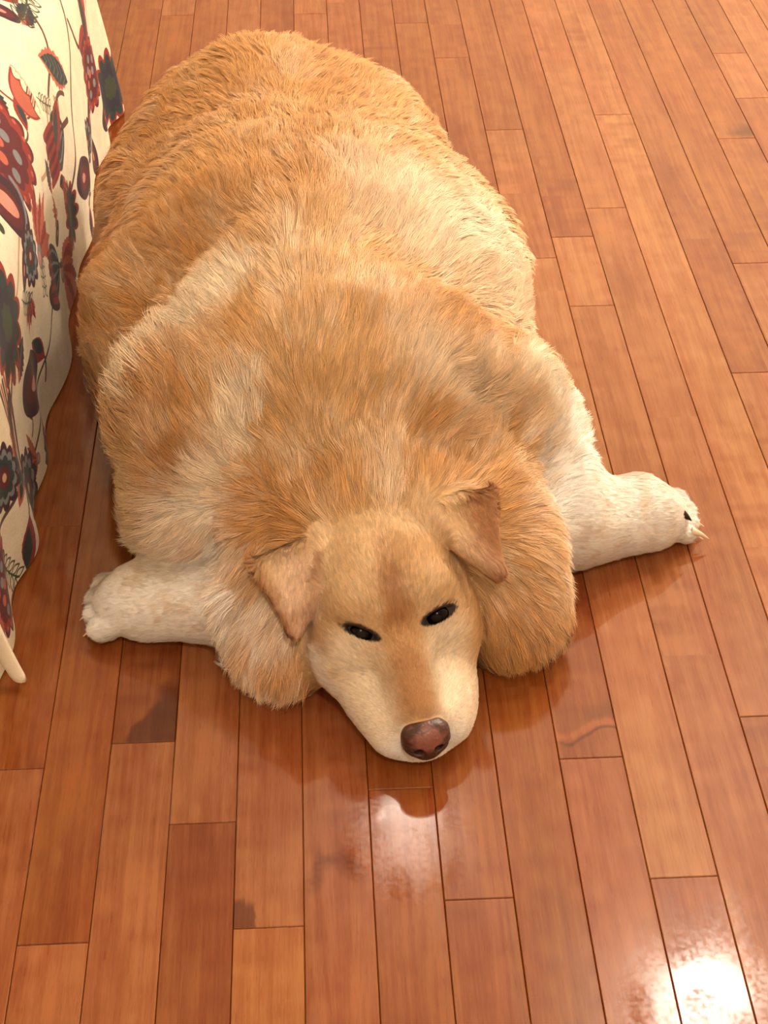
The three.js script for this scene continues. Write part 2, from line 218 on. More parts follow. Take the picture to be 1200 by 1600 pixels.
  for (const [m, u, v, a, k] of LIST) put(u + 0.15, v, a, k * (v < 0.15 ? 1.3 : 1.1), MOTIF[m]);
  const names = Object.keys(MOTIF); for (let i = 0; i < 60; i++) { const u = r() * 1.4, v = 0.4 + r() * 0.33; put(u, v, r() * 6.28, 0.06 + r() * 0.08, MOTIF[names[Math.floor(r() * names.length)]]); }
  const img = c.getImageData(0, 0, 2048, 1024); for (let i = 0; i < img.data.length; i += 4) { const x = (i / 4) % 2048, y = Math.floor(i / 4 / 2048), n = 1 + 0.035 * noise3(x * 0.5, y * 0.5, 1) + 0.03 * ((x + y) % 2 ? 1 : -1) * noise3(x * 0.1, y * 0.1, 2) + 0.03 * noise3(x * 0.05, y * 0.05, 5); for (let q = 0; q < 3; q++) img.data[i + q] = clamp(img.data[i + q] * n, 0, 255); } c.putImageData(img, 0, 0);
  const t = new THREE.CanvasTexture(cv); t.colorSpace = THREE.SRGBColorSpace; t.wrapS = t.wrapT = THREE.RepeatWrapping; t.repeat.set(S / 2048, S / 1024); t.anisotropy = 8; return t;
})();
const weave = (() => { const n = 64, d = new Uint8Array(n * n * 4); for (let i = 0; i < n * n; i++) { const x = i % n, y = Math.floor(i / n), v = 128 + 60 * Math.sin(x * Math.PI / 4) * Math.sin(y * Math.PI / 4); d.set([v, v, v, 255], i * 4); } const t = new THREE.DataTexture(d, n, n); t.magFilter = THREE.LinearFilter; t.wrapS = t.wrapT = THREE.RepeatWrapping; t.repeat.set(1 / 0.012, 1 / 0.012); t.needsUpdate = true; return t; })();
const cotton = new THREE.MeshPhysicalMaterial({ map: fabric, bumpMap: weave, bumpScale: 0.0003, roughness: 0.85, sheen: 0.2, sheenColor: new THREE.Color(0xfff2dd), sheenRoughness: 0.6 });
const PROFILE = []; for (let i = 0; i <= 20; i++) PROFILE.push([0.005 * i / 20, 0.004 + 0.196 * i / 20]); for (let i = 1; i <= 16; i++) { const a = i / 16 * Math.PI / 2; PROFILE.push([0.125 - 0.12 * Math.cos(a), 0.2 + 0.145 * Math.sin(a)]); }
function wrapAround(x0, x1, z0, z1, rad, profile, fold, vBase = 0) {     // a cover that follows a rounded rectangle; profile: [inset, height]
  const out = []; const corner = (cx, cz, a0) => { for (let i = 0; i <= 8; i++) { const a = a0 + i / 8 * Math.PI / 2; out.push([cx + rad * Math.cos(a), cz + rad * Math.sin(a), Math.cos(a), Math.sin(a)]); } };
  const run = (n, ax, az, bx, bz, nx, nz) => { for (let i = 1; i < n; i++) out.push([mix(ax, bx, i / n), mix(az, bz, i / n), nx, nz]); };
  corner(x1 - rad, z0 + rad, -Math.PI / 2); run(300, x1, z0 + rad, x1, z1 - rad, 1, 0); corner(x1 - rad, z1 - rad, 0); run(60, x1 - rad, z1, x0 + rad, z1, 0, 1); corner(x0 + rad, z1 - rad, Math.PI / 2); run(60, x0, z1 - rad, x0, z0 + rad, -1, 0); corner(x0 + rad, z0 + rad, Math.PI); run(60, x0 + rad, z0, x1 - rad, z0, 0, -1); out.push(out[0]);
  const P = [], UV = [], I = [], n = out.length; let u = 0, v = vBase;
  const us = out.map((o, i) => { if (i) u += Math.hypot(o[0] - out[i - 1][0], o[1] - out[i - 1][1]); return u; });
  profile.forEach(([inset, y], j) => { if (j) v += Math.hypot(inset - profile[j - 1][0], y - profile[j - 1][1]); out.forEach(([x, z, nx, nz], i) => { const d = -inset + fold(us[i], y, z); P.push(x + nx * d, y, z + nz * d); UV.push(us[i] - rad * Math.PI / 2 + z0 + rad + 2.2 + 0.15, v); }); });
  for (let j = 0; j + 1 < profile.length; j++) for (let i = 0; i + 1 < n; i++) { const a = j * n + i; I.push(a, a + n, a + 1, a + 1, a + n, a + n + 1); }
  const rim = (profile.length - 1) * n, last = P.length / 3; for (let i = 0; i < n; i++) { const q = (rim + i) * 3; P.push(P[q], P[q + 1], P[q + 2]); UV.push(P[q + 2] + 2.35, v + x1 - profile[profile.length - 1][0] - P[q]); }
  const top = P.length / 3; P.push((x0 + x1) / 2, profile[profile.length - 1][1] + 0.012, (z0 + z1) / 2); UV.push((z0 + z1) / 2 + 2.35, v + x1 - profile[profile.length - 1][0] - (x0 + x1) / 2); for (let i = 0; i + 1 < n; i++) I.push(last + i, top, last + i + 1);
  const g = new THREE.BufferGeometry(); g.setAttribute('position', new THREE.Float32BufferAttribute(P, 3)); g.setAttribute('uv', new THREE.Float32BufferAttribute(UV, 2)); g.setIndex(I); g.computeVertexNormals(); g.translate(0.68, 0, 1.6); return g;
}
const folds = (u, y, z) => { const low = step01(0.26, 0.0, y); return low * (0.006 * Math.sin(u * 31 + 2.6 * Math.sin(u * 6)) + 0.0025 * Math.sin(u * 71 + y * 9) * step01(0.0, 0.1, y) + 0.004 * noise3(u * 14, y * 8, 2)) + 0.004 * noise3(u * 9, y * 9, 7) + 0.012 * low * step01(0.07, 0.0, Math.abs(z - FAR - 0.03)); };
mesh('seat_cover', wrapAround(-1.06, -0.307, FAR, NEAR, 0.035, PROFILE, folds), cotton, sofa).userData.label = 'floral print cover with gathered skirt';
{ // back of the sofa, standing on the seat's far side
  const p = [[0.012, 0.33]]; for (let i = 0; i <= 10; i++) p.push([0, 0.36 + 0.34 * i / 10]); for (let i = 1; i <= 8; i++) { const a = i / 8 * Math.PI / 2; p.push([0.06 * (1 - Math.cos(a)), 0.7 + 0.08 * Math.sin(a)]); }
  mesh('backrest', wrapAround(-1.06, -0.84, FAR + 0.02, NEAR - 0.02, 0.05, p, () => 0, 0.4), cotton, sofa);
}
{ // loose end of the skirt hem, hanging at the near corner
  const P = [], UV = [], I = [], n = 16, m = 10;
  for (let j = 0; j <= n; j++) { const t = j / n, cx = mix(-0.312, -0.283, t ** 1.3), cy = mix(0.085, 0.009, t), cz = mix(-1.045, -1.012, t), w = mix(0.012, 0.0095, t) * (t > 0.97 ? 0.85 : 1);
    for (let i = 0; i < m; i++) { const a = i / m * 2 * Math.PI; P.push(cx - 0.007 + w * 0.9 * Math.cos(a), cy + w * 0.2 * Math.cos(a), cz + 0.0045 * Math.sin(a) + 0.003 * Math.cos(a)); UV.push(0.42 + i * 0.001, 0.5 + t * 0.05); } }
  for (let j = 0; j < n; j++) for (let i = 0; i < m; i++) { const a = j * m + i, b = j * m + (i + 1) % m; I.push(a, b, b + m, a, b + m, a + m); }
  for (const [base, flip] of [[0, 1], [n * m, 0]]) { let s = [0, 0, 0]; for (let i = 0; i < m; i++) for (let q = 0; q < 3; q++) s[q] += P[(base + i) * 3 + q] / m; const k = P.length / 3; P.push(...s); UV.push(0.42, 0.5); for (let i = 0; i < m; i++) flip ? I.push(k, base + (i + 1) % m, base + i) : I.push(k, base + i, base + (i + 1) % m); }
  const g = new THREE.BufferGeometry(); g.setAttribute('position', new THREE.Float32BufferAttribute(P, 3)); g.setAttribute('uv', new THREE.Float32BufferAttribute(UV, 2)); g.setIndex(I); g.computeVertexNormals(); g.translate(0.68, 0, 1.6);
  mesh('skirt_tie', g, new THREE.MeshStandardMaterial({ color: 0xe6dcc4, roughness: 0.9, bumpMap: weave, bumpScale: 0.0003 }), sofa).userData.label = 'cream strip of cloth hanging loose from the skirt';
}
// ---------------------------------------------------------------- the dog: one body surface from joined volumes
const dog = new THREE.Group(); dog.name = 'dog'; dog.position.set(0, 0, -1.4); scene.add(dog);
dog.userData = { label: 'very fat golden long-haired dog lying flat on the wooden floor', category: 'dog' };
const HEAD = { x: 0.0675, z: -0.967, yaw: 11 * Math.PI / 180, roll: 4 * Math.PI / 180 };
const hc = Math.cos(HEAD.yaw), hs = Math.sin(HEAD.yaw), rc = Math.cos(HEAD.roll), rs = Math.sin(HEAD.roll);
// head frame: x to the viewer's right, y up, z towards the nose; origin on the floor below the point between the eyes
function toHead(x, y, z) { const dx = x - HEAD.x, dz = z - HEAD.z; const a = dx * hc - dz * hs, c = dx * hs + dz * hc, b = y - 0.02; return [a * rc + b * rs, -a * rs + b * rc + 0.02, c]; }
function fromHead(a, b, c) { const bb = b - 0.02, x = a * rc - bb * rs, y = a * rs + bb * rc + 0.02; return [HEAD.x + x * hc + c * hs, y, HEAD.z - x * hs + c * hc]; }

const E = (c, r, k, o = {}) => ({ t: 0, c, r, k, ...o });                      // ellipsoid (turned by o.a about y)
const T = (a, b, ra, rb, k, o = {}) => ({ t: 1, a, b, ra, rb, k, ...o });      // tapered capsule
const P3 = (a, b, c, r, k, o = {}) => ({ t: 2, a, b, c, r, k, ...o });         // rounded triangle
function prep(list) {
  for (const p of list) {
    if (p.t === 0) { p.m = p.c; p.R = Math.max(...p.r); p.ca = Math.cos(p.a || 0); p.sa = Math.sin(p.a || 0); p.cb = Math.cos(p.b || 0); p.sb = Math.sin(p.b || 0); }
    if (p.t === 1) { p.m = p.a.map((v, i) => (v + p.b[i]) / 2); p.d = p.b.map((v, i) => v - p.a[i]); p.dd = p.d.reduce((s, v) => s + v * v, 0); p.R = Math.sqrt(p.dd) / 2 + Math.max(p.ra, p.rb); }
    if (p.t === 2) { p.m = p.a.map((v, i) => (v + p.b[i] + p.c[i]) / 3); p.R = Math.max(...[p.a, p.b, p.c].map((q) => Math.hypot(q[0] - p.m[0], q[1] - p.m[1], q[2] - p.m[2]))) + p.r; }
  }
  return list;
}
const V = { sub: (a, b) => [a[0] - b[0], a[1] - b[1], a[2] - b[2]], dot: (a, b) => a[0] * b[0] + a[1] * b[1] + a[2] * b[2], cross: (a, b) => [a[1] * b[2] - a[2] * b[1], a[2] * b[0] - a[0] * b[2], a[0] * b[1] - a[1] * b[0]], norm: (a) => { const l = Math.hypot(a[0], a[1], a[2]) || 1; return [a[0] / l, a[1] / l, a[2] / l]; } };
function primDist(p, x, y, z) {
  if (p.t === 0) {
    let X = x - p.c[0], Y = y - p.c[1], Z = z - p.c[2];
    if (p.a) { const t = X * p.ca - Z * p.sa; Z = X * p.sa + Z * p.ca; X = t; }
    if (p.b) { const t = X * p.cb + Y * p.sb; Y = -X * p.sb + Y * p.cb; X = t; }
    const r = p.r, ax = X / r[0], ay = Y / r[1], az = Z / r[2], k0 = Math.sqrt(ax * ax + ay * ay + az * az), bx = ax / r[0], by = ay / r[1], bz = az / r[2];
    const k1 = Math.sqrt(bx * bx + by * by + bz * bz); return k1 < 1e-9 ? -Math.min(...r) : k0 * (k0 - 1) / k1;
  }
  if (p.t === 1) {
    const X = x - p.a[0], Y = y - p.a[1], Z = z - p.a[2]; const h = clamp((X * p.d[0] + Y * p.d[1] + Z * p.d[2]) / p.dd);
    const dx = X - p.d[0] * h, dy = Y - p.d[1] * h, dz = Z - p.d[2] * h; return Math.sqrt(dx * dx + dy * dy + dz * dz) - mix(p.ra, p.rb, h);
  }
  const q = [x, y, z], ba = V.sub(p.b, p.a), pa = V.sub(q, p.a), cb = V.sub(p.c, p.b), pb = V.sub(q, p.b), ac = V.sub(p.a, p.c), pc = V.sub(q, p.c), n = V.cross(ba, ac);
  const inside = Math.sign(V.dot(V.cross(ba, n), pa)) + Math.sign(V.dot(V.cross(cb, n), pb)) + Math.sign(V.dot(V.cross(ac, n), pc)) < 2;
  const seg = (e, f) => { const h = clamp(V.dot(e, f) / V.dot(e, e)); const d = [e[0] * h - f[0], e[1] * h - f[1], e[2] * h - f[2]]; return V.dot(d, d); };
  const d2 = inside ? Math.min(seg(ba, pa), seg(cb, pb), seg(ac, pc)) : V.dot(n, pa) ** 2 / V.dot(n, n);
  return Math.sqrt(d2) - p.r;
}
function joined(list, x, y, z, d) {
  for (const p of list) {
    const k = p.k, far = Math.sqrt((x - p.m[0]) ** 2 + (y - p.m[1]) ** 2 + (z - p.m[2]) ** 2) - p.R;
    if (p.cut) { if (far > k) continue; const e = -primDist(p, x, y, z); const h = Math.max(k - Math.abs(d - e), 0) / k; d = Math.max(d, e) + h * h * k * 0.25; continue; }
    if (far * 0.8 > d + k && far > 0) continue;
    const e = primDist(p, x, y, z), h = Math.max(k - Math.abs(d - e), 0) / k;
    d = Math.min(d, e) - h * h * k * 0.25;
  }
  return d;
}
const bodyParts = prep([
  E([-0.01, 0.15, -1.43], [0.215, 0.18, 0.27], 0.01),
  E([-0.055, 0.15, -1.70], [0.165, 0.155, 0.21], 0.08),
  E([0.10, 0.125, -1.44], [0.125, 0.135, 0.21], 0.05),
  E([-0.125, 0.115, -1.46], [0.12, 0.125, 0.24], 0.05),
  E([-0.15, 0.11, -1.68], [0.105, 0.115, 0.17], 0.06),
  E([0.055, 0.125, -1.70], [0.11, 0.135, 0.16], 0.06),
  E([0.02, 0.145, -1.235], [0.19, 0.15, 0.125], 0.03),
  E([0.14, 0.11, -1.245], [0.095, 0.11, 0.11], 0.04),
  E([-0.095, 0.11, -1.235], [0.1, 0.115, 0.115], 0.04),
  E([0.055, 0.09, -1.13], [0.15, 0.105, 0.1], 0.03),
  // left foreleg: elbow lump, forearm, paw
  E([-0.13, 0.07, -1.17], [0.06, 0.07, 0.07], 0.03),
  T([-0.08, 0.04, -1.075], [-0.165, 0.032, -1.09], 0.044, 0.036, 0.02),
  E([-0.178, 0.026, -1.095], [0.044, 0.028, 0.036], 0.02),
  // right foreleg
  T([0.205, 0.1, -1.27], [0.238, 0.05, -1.175], 0.05, 0.045, 0.03),
  T([0.25, 0.045, -1.17], [0.325, 0.033, -1.19], 0.045, 0.036, 0.025),
  E([0.328, 0.026, -1.193], [0.04, 0.026, 0.035], 0.02, { a: 0.3 }),
  // ruff resting on the floor either side of the head
  E([-0.022, 0.038, -1.028], [0.068, 0.05, 0.052], 0.02, { a: 0.35 }),
  E([-0.045, 0.06, -1.07], [0.055, 0.065, 0.06], 0.03),
  E([0.165, 0.04, -1.052], [0.056, 0.048, 0.048], 0.02, { a: -0.2 }),
  E([0.165, 0.07, -1.085], [0.055, 0.06, 0.06], 0.03),
]);
bodyParts.push(...prep([               // creases: behind the ears, and across the back behind the shoulders
  T([-0.01, 0.185, -1.085], [-0.055, 0.145, -1.065], 0.012, 0.012, 0.03, { cut: true }), T([-0.055, 0.145, -1.065], [-0.085, 0.1, -1.045], 0.012, 0.008, 0.03, { cut: true }),
  T([0.095, 0.198, -1.105], [0.14, 0.18, -1.1], 0.013, 0.013, 0.03, { cut: true }),
  T([0.06, 0.318, -1.29], [0.14, 0.285, -1.275], 0.008, 0.015, 0.05, { cut: true }), T([0.14, 0.285, -1.275], [0.225, 0.2, -1.3], 0.015, 0.015, 0.05, { cut: true }),
  T([-0.09, 0.3, -1.325], [-0.21, 0.21, -1.31], 0.008, 0.014, 0.06, { cut: true }),
  T([0.12, 0.235, -1.155], [0.19, 0.175, -1.15], 0.006, 0.008, 0.03, { cut: true }),
]));
for (let i = 0; i < 4; i++) {       // toes
  const t = (i - 1.5) / 1.5;
  bodyParts.push(...prep([T([-0.195, 0.026, -1.096 + t * 0.024], [-0.224 + Math.abs(t) * 0.008, 0.015, -1.099 + t * 0.029], 0.0125, 0.0105, 0.003)]));
  bodyParts.push(...prep([T([0.345, 0.025, -1.198 + t * 0.022], [0.374 - Math.abs(t) * 0.008, 0.015, -1.206 + t * 0.026], 0.0125, 0.0105, 0.003)]));
}
const headParts = prep([
  E([0, 0.094, -0.068], [0.07, 0.068, 0.07], 0.04),               // skull
  E([-0.046, 0.06, -0.034], [0.033, 0.045, 0.044], 0.03), E([0.046, 0.06, -0.034], [0.033, 0.045, 0.044], 0.03),   // cheeks
  T([0, 0.08, -0.012], [0, 0.052, 0.056], 0.026, 0.019, 0.018),       // muzzle
  E([-0.02, 0.028, 0.031], [0.026, 0.026, 0.041], 0.02, { a: -0.15 }), E([0.0235, 0.028, 0.031], [0.0275, 0.026, 0.041], 0.02, { a: 0.15 }), // flews
  E([-0.03, 0.03, -0.002], [0.027, 0.03, 0.042], 0.016), E([0.034, 0.03, 0.004], [0.029, 0.03, 0.045], 0.016),
  E([0.001, 0.014, 0.051], [0.027, 0.014, 0.023], 0.012),               // chin
  E([-0.031, 0.12, -0.024], [0.021, 0.017, 0.018], 0.014), E([0.031, 0.12, -0.024], [0.021, 0.017, 0.018], 0.014), // brows
  T([0, 0.175, -0.06], [0, 0.142, 0.004], 0.006, 0.011, 0.022, { cut: true }),
  // ears: folded triangular flaps
  P3([-0.048, 0.147, -0.09], [-0.108, 0.135, -0.088], [-0.088, 0.106, -0.03], 0.005, 0.012),
  P3([-0.048, 0.147, -0.09], [-0.05, 0.137, -0.062], [-0.088, 0.106, -0.03], 0.005, 0.012),
  P3([0.045, 0.155, -0.095], [0.108, 0.158, -0.088], [0.096, 0.122, -0.03], 0.005, 0.012),
  P3([0.045, 0.155, -0.095], [0.052, 0.146, -0.075], [0.096, 0.122, -0.03], 0.005, 0.012),
]);
const EYES = [{ c: [-0.0335, 0.1, -0.0095], tilt: -0.62, open: 0.0036, r: 0.0125 }, { c: [0.0365, 0.1, -0.0095], tilt: 0.26, open: 0.0052, r: 0.0125 }];
for (const e of EYES) {            // slide each eye out along its gaze to the surface of the face
  const g = [0, 0.643, 0.766]; let t = 0.03; for (let i = 0; i < 60; i++) t -= 0.7 * joined(headParts, e.c[0], e.c[1] + g[1] * t, e.c[2] + g[2] * t, 1);
  e.c = [e.c[0], e.c[1] + g[1] * t, e.c[2] + g[2] * t]; e.ball = [e.c[0], e.c[1] - g[1] * (e.r + 0.0012), e.c[2] - g[2] * (e.r + 0.0012)];
}
function sdf(x, y, z) {
  let d = joined(bodyParts, x, y, z, 1);
  if (d < 0.06 && d > -0.06) { const w = 1 - step01(-1.12, -1.05, z) * 0.7; d += w * (0.0055 * noise3(x * 13, y * 13, z * 13) + 0.0028 * noise3(x * 31, y * 31, z * 31)); }   // loose folds
  if (z > -1.2 && d > -0.05) {
    const [a, b, c] = toHead(x, y, z);
    let e = joined(headParts, a, b, c, 1);
    const k = 0.012, h = Math.max(k - Math.abs(d - e), 0) / k; d = Math.min(d, e) - h * h * k * 0.25;
    for (const s of EYES) {          // the slit between the lids
      const X = a - s.c[0], Y = b - s.c[1], Z = c - s.c[2]; if (X * X + Y * Y + Z * Z > 0.0025) continue;
      const f = Z, ct = Math.cos(s.tilt), st = Math.sin(s.tilt);
      const up = Y * 0.766 - f * 0.643, out = Y * 0.643 + f * 0.766;          // the eye looks up and forwards
      const u = X * ct + up * st, v = -X * st + up * ct;
      const k0 = Math.hypot(u / 0.0145, v / s.open), e2 = -(k0 - 1) * s.open * 0.8, cut = Math.max(-e2, -(out + 0.007));
      const hh = Math.max(0.003 - Math.abs(d + cut), 0) / 0.003; d = Math.max(d, -cut) + hh * hh * 0.003 * 0.25;
    }
  }
  const k = 0.012, f = 0.0015 - y, h = Math.max(k - Math.abs(d - f), 0) / k;     // rests flat on the floor
  return Math.max(d, f) + h * h * k * 0.25;
}
// surface of a field on a rectilinear grid
function surfaceNet(fn, xs, ys, zs) {
  const nx = xs.length, ny = ys.length, nz = zs.length, F = new Float32Array(nx * ny * nz).fill(1), at = (i, j, k) => (k * ny + j) * nx + i, B = 6;
  for (let k0 = 0; k0 < nz; k0 += B) for (let j0 = 0; j0 < ny; j0 += B) for (let i0 = 0; i0 < nx; i0 += B) {
    const i1 = Math.min(nx - 1, i0 + B), j1 = Math.min(ny - 1, j0 + B), k1 = Math.min(nz - 1, k0 + B);
    const r = Math.hypot(xs[i1] - xs[i0], ys[j1] - ys[j0], zs[k1] - zs[k0]) / 2, c = fn((xs[i0] + xs[i1]) / 2, (ys[j0] + ys[j1]) / 2, (zs[k0] + zs[k1]) / 2), skip = Math.abs(c) > r * 1.6 + 0.008;
    for (let k = k0; k < Math.min(nz, k0 + B); k++) for (let j = j0; j < Math.min(ny, j0 + B); j++) for (let i = i0; i < Math.min(nx, i0 + B); i++) F[at(i, j, k)] = skip ? c : fn(xs[i], ys[j], zs[k]);
  }
  const pos = [], idx = new Int32Array(nx * ny * nz).fill(-1), I = [];
  const edges = [[0, 1], [2, 3], [4, 5], [6, 7], [0, 2], [1, 3], [4, 6], [5, 7], [0, 4], [1, 5], [2, 6], [3, 7]];
  for (let k = 0; k + 1 < nz; k++) for (let j = 0; j + 1 < ny; j++) for (let i = 0; i + 1 < nx; i++) {
    const v = [F[at(i, j, k)], F[at(i + 1, j, k)], F[at(i, j + 1, k)], F[at(i + 1, j + 1, k)], F[at(i, j, k + 1)], F[at(i + 1, j, k + 1)], F[at(i, j + 1, k + 1)], F[at(i + 1, j + 1, k + 1)]];
    let m = 0; for (let c = 0; c < 8; c++) if (v[c] < 0) m++;
    if (m === 0 || m === 8) continue;
    let n = 0, X = 0, Y = 0, Z = 0;
    for (const [a, b] of edges) if ((v[a] < 0) !== (v[b] < 0)) { const t = v[a] / (v[a] - v[b]); X += mix(a & 1, b & 1, t); Y += mix((a >> 1) & 1, (b >> 1) & 1, t); Z += mix(a >> 2, b >> 2, t); n++; }
    idx[at(i, j, k)] = pos.length / 3; pos.push(mix(xs[i], xs[i + 1], X / n), mix(ys[j], ys[j + 1], Y / n), mix(zs[k], zs[k + 1], Z / n));
  }
  const quad = (a, b, c, d, flip) => { if (a < 0 || b < 0 || c < 0 || d < 0) return; if (flip) I.push(a, c, b, a, d, c); else I.push(a, b, c, a, c, d); };
  for (let k = 1; k + 1 < nz; k++) for (let j = 1; j + 1 < ny; j++) for (let i = 1; i + 1 < nx; i++) {
    const s = F[at(i, j, k)] < 0;
    if (s !== F[at(i + 1, j, k)] < 0) quad(idx[at(i, j - 1, k - 1)], idx[at(i, j, k - 1)], idx[at(i, j, k)], idx[at(i, j - 1, k)], !s);
    if (s !== F[at(i, j + 1, k)] < 0) quad(idx[at(i - 1, j, k - 1)], idx[at(i - 1, j, k)], idx[at(i, j, k)], idx[at(i, j, k - 1)], !s);
    if (s !== F[at(i, j, k + 1)] < 0) quad(idx[at(i - 1, j - 1, k)], idx[at(i, j - 1, k)], idx[at(i, j, k)], idx[at(i - 1, j, k)], !s);
  }
  const p = new Float32Array(pos), N = new Float32Array(p.length);
  for (let v = 0; v < p.length; v += 3) {
    let x = p[v], y = p[v + 1], z = p[v + 2], g = [0, 1, 0]; const h = 0.0006;
    for (let it = 0; it < 2; it++) {
      const d = fn(x, y, z); g = V.norm([fn(x + h, y, z) - fn(x - h, y, z), fn(x, y + h, z) - fn(x, y - h, z), fn(x, y, z + h) - fn(x, y, z - h)]);
      const m = clamp(d, -0.002, 0.002) * 0.8; x -= g[0] * m; y -= g[1] * m; z -= g[2] * m;
    }
    p[v] = x; p[v + 1] = y; p[v + 2] = z; N[v] = g[0]; N[v + 1] = g[1]; N[v + 2] = g[2];
  }
  return { p, N, I };
}
const spaced = (stops) => { const r = [stops[0][0]]; for (let i = 0; i + 1 < stops.length; i++) { const n = Math.ceil((stops[i + 1][0] - stops[i][0]) / stops[i][1]); for (let k = 1; k <= n; k++) r.push(mix(stops[i][0], stops[i + 1][0], k / n)); } return r; };
const net = surfaceNet(sdf, spaced([[-0.31, 0.006], [-0.06, 0.0022], [0.19, 0.006], [0.43]]), spaced([[-0.008, 0.003], [0.01, 0.0024], [0.17, 0.006], [0.38]]), spaced([[-1.92, 0.007], [-1.1, 0.0024], [-0.87]]));
console.log('dog vertices', net.p.length / 3, 'triangles', net.I.length / 3);
// coat colours by place: golden with paler and darker patches white paws and muzzle
const COAT = { gold: lin(0xddb27a), orange: lin(0xc18747), cream: lin(0xf9ead0), white: lin(0xfefbf4), brown: lin(0xa0622f), grey: lin(0xcdb489), pink: lin(0xe2c0a4), dark: lin(0x170c08), tan: lin(0xc99a66), fawn: lin(0xe5c597) };
// [colour, strength, radius, from, to]; body patches in room coordinates, head patches in the head's own frame
const PATCHES = [
  ['orange', 0.6, 0.035, [-0.03, 0.06, -0.965], [-0.06, 0.07, -0.99]], ['orange', 0.6, 0.04, [0.15, 0.05, -1.01], [0.175, 0.07, -1.02]],
  ['orange', 0.55, 0.2, [-0.05, 0.3, -1.58], [-0.05, 0.25, -1.78]], ['brown', 0.35, 0.06, [-0.165, 0.17, -1.16], [-0.12, 0.12, -1.14]],  // rump toned down in place of dimmer light; shading of left shoulder painted brown
  ['orange', 0.55, 0.05, [0.12, 0.27, -1.212], [0.2, 0.21, -1.245]],  // valley behind right shoulder: partly coat colour, partly its shade painted in
  ['orange', 0.4, 0.06, [-0.1, 0.3, -1.33], [0.0, 0.32, -1.36]],
  ['orange', 0.45, 0.035, [-0.15, 0.21, -1.18], [-0.08, 0.24, -1.2]],
  ['orange', 0.3, 0.08, [-0.2, 0.2, -1.4], [-0.2, 0.15, -1.3]],
  ['cream', 0.5, 0.07, [0.09, 0.3, -1.35], [0.2, 0.21, -1.38]],  // right flank band: partly pale coat, partly lamplight painted into the fur
  ['cream', 0.6, 0.04, [0.125, 0.28, -1.34], [0.205, 0.21, -1.37]],  // brighter core of the flank band, lamplight on the bulge painted with pale coat
  ['cream', 0.85, 0.026, [-0.07, 0.285, -1.258], [-0.185, 0.199, -1.22]],
  ['cream', 0.9, 0.024, [-0.06, 0.219, -1.14], [-0.105, 0.135, -1.115]],
  ['cream', 0.55, 0.03, [0.1, 0.24, -1.15], [0.2, 0.19, -1.19]],
  ['cream', 0.8, 0.05, [0.22, 0.17, -1.2], [0.25, 0.1, -1.2]],
  ['white', 1, 0.1, [0.255, 0.05, -1.175], [0.38, 0.02, -1.2]],
  ['white', 1, 0.09, [-0.1, 0.03, -1.07], [-0.23, 0.02, -1.1]],
  ['grey', 0.75, 0.05, [-0.195, 0.1, -1.15], [-0.15, 0.07, -1.14]],
  ['grey', 0.6, 0.02, [-0.215, 0.035, -1.115], [-0.2, 0.045, -1.125]], ['grey', 0.3, 0.012, [-0.19, 0.05, -1.095], [-0.18, 0.05, -1.085]], ['grey', 0.45, 0.014, [0.3, 0.065, -1.205], [0.315, 0.06, -1.21]], ['grey', 0.35, 0.01, [0.28, 0.07, -1.175], [0.29, 0.07, -1.18]],
  ['orange', 0.5, 0.03, [-0.0, 0.165, -1.075], [-0.05, 0.13, -1.06]],  // shade of the crease behind the left ear, painted as orange fur
  ['orange', 0.5, 0.03, [0.12, 0.17, -1.085], [0.17, 0.14, -1.07]],  // shade of the crease behind the right ear, painted likewise
  ['cream', 0.2, 0.03, [-0.05, 0.03, -0.97], [-0.09, 0.05, -1.02]],
];
const HEAD_PATCHES = [
  ['white', 0.95, 0.032, [-0.04, 0.02, 0.0], [-0.02, 0.02, 0.07]], ['white', 0.95, 0.03, [0.045, 0.02, 0.0], [0.02, 0.02, 0.07]],
  ['cream', 0.9, 0.024, [-0.045, 0.082, 0.0], [-0.03, 0.05, 0.04]], ['cream', 0.85, 0.02, [0.036, 0.08, 0.0], [0.026, 0.055, 0.05]],
  ['white', 0.8, 0.014, [-0.078, 0.078, -0.012], [-0.068, 0.05, 0.004]],
  ['tan', 0.9, 0.015, [0, 0.108, 0.002], [0, 0.075, 0.06]],
  ['brown', 0.45, 0.017, [0, 0.085, 0.035], [0, 0.068, 0.062]],
  ['brown', 0.65, 0.014, [0.0, 0.138, -0.018], [0, 0.118, -0.002]], ['brown', 0.25, 0.008, [-0.001, 0.156, -0.045], [0, 0.142, -0.022]],
  ['pink', 0.8, 0.022, [-0.075, 0.138, -0.07], [-0.086, 0.108, -0.025]], ['brown', 0.75, 0.009, [-0.11, 0.135, -0.088], [-0.092, 0.106, -0.03]], ['brown', 0.7, 0.008, [-0.05, 0.138, -0.062], [-0.086, 0.106, -0.03]],
  ['brown', 0.85, 0.028, [0.106, 0.155, -0.085], [0.1, 0.126, -0.035]], ['pink', 0.4, 0.008, [0.056, 0.145, -0.07], [0.09, 0.126, -0.034]],
  ['grey', 0.6, 0.01, [-0.04, 0.113, -0.02], [-0.025, 0.11, -0.016]], ['grey', 0.6, 0.01, [0.028, 0.116, -0.02], [0.036, 0.115, -0.022]],
  ['orange', 0.6, 0.03, [0.075, 0.08, -0.03], [0.085, 0.05, -0.01]], ['brown', 0.4, 0.01, [-0.062, 0.1, -0.018], [-0.06, 0.088, -0.01]], ['orange', 0.4, 0.02, [0.02, 0.15, -0.04], [0.05, 0.135, -0.035]],
];
const segDist = (p, a, b) => { const d = V.sub(b, a), f = V.sub(p, a), h = clamp(V.dot(d, f) / (V.dot(d, d) + 1e-9)); return Math.hypot(f[0] - d[0] * h, f[1] - d[1] * h, f[2] - d[2] * h); };
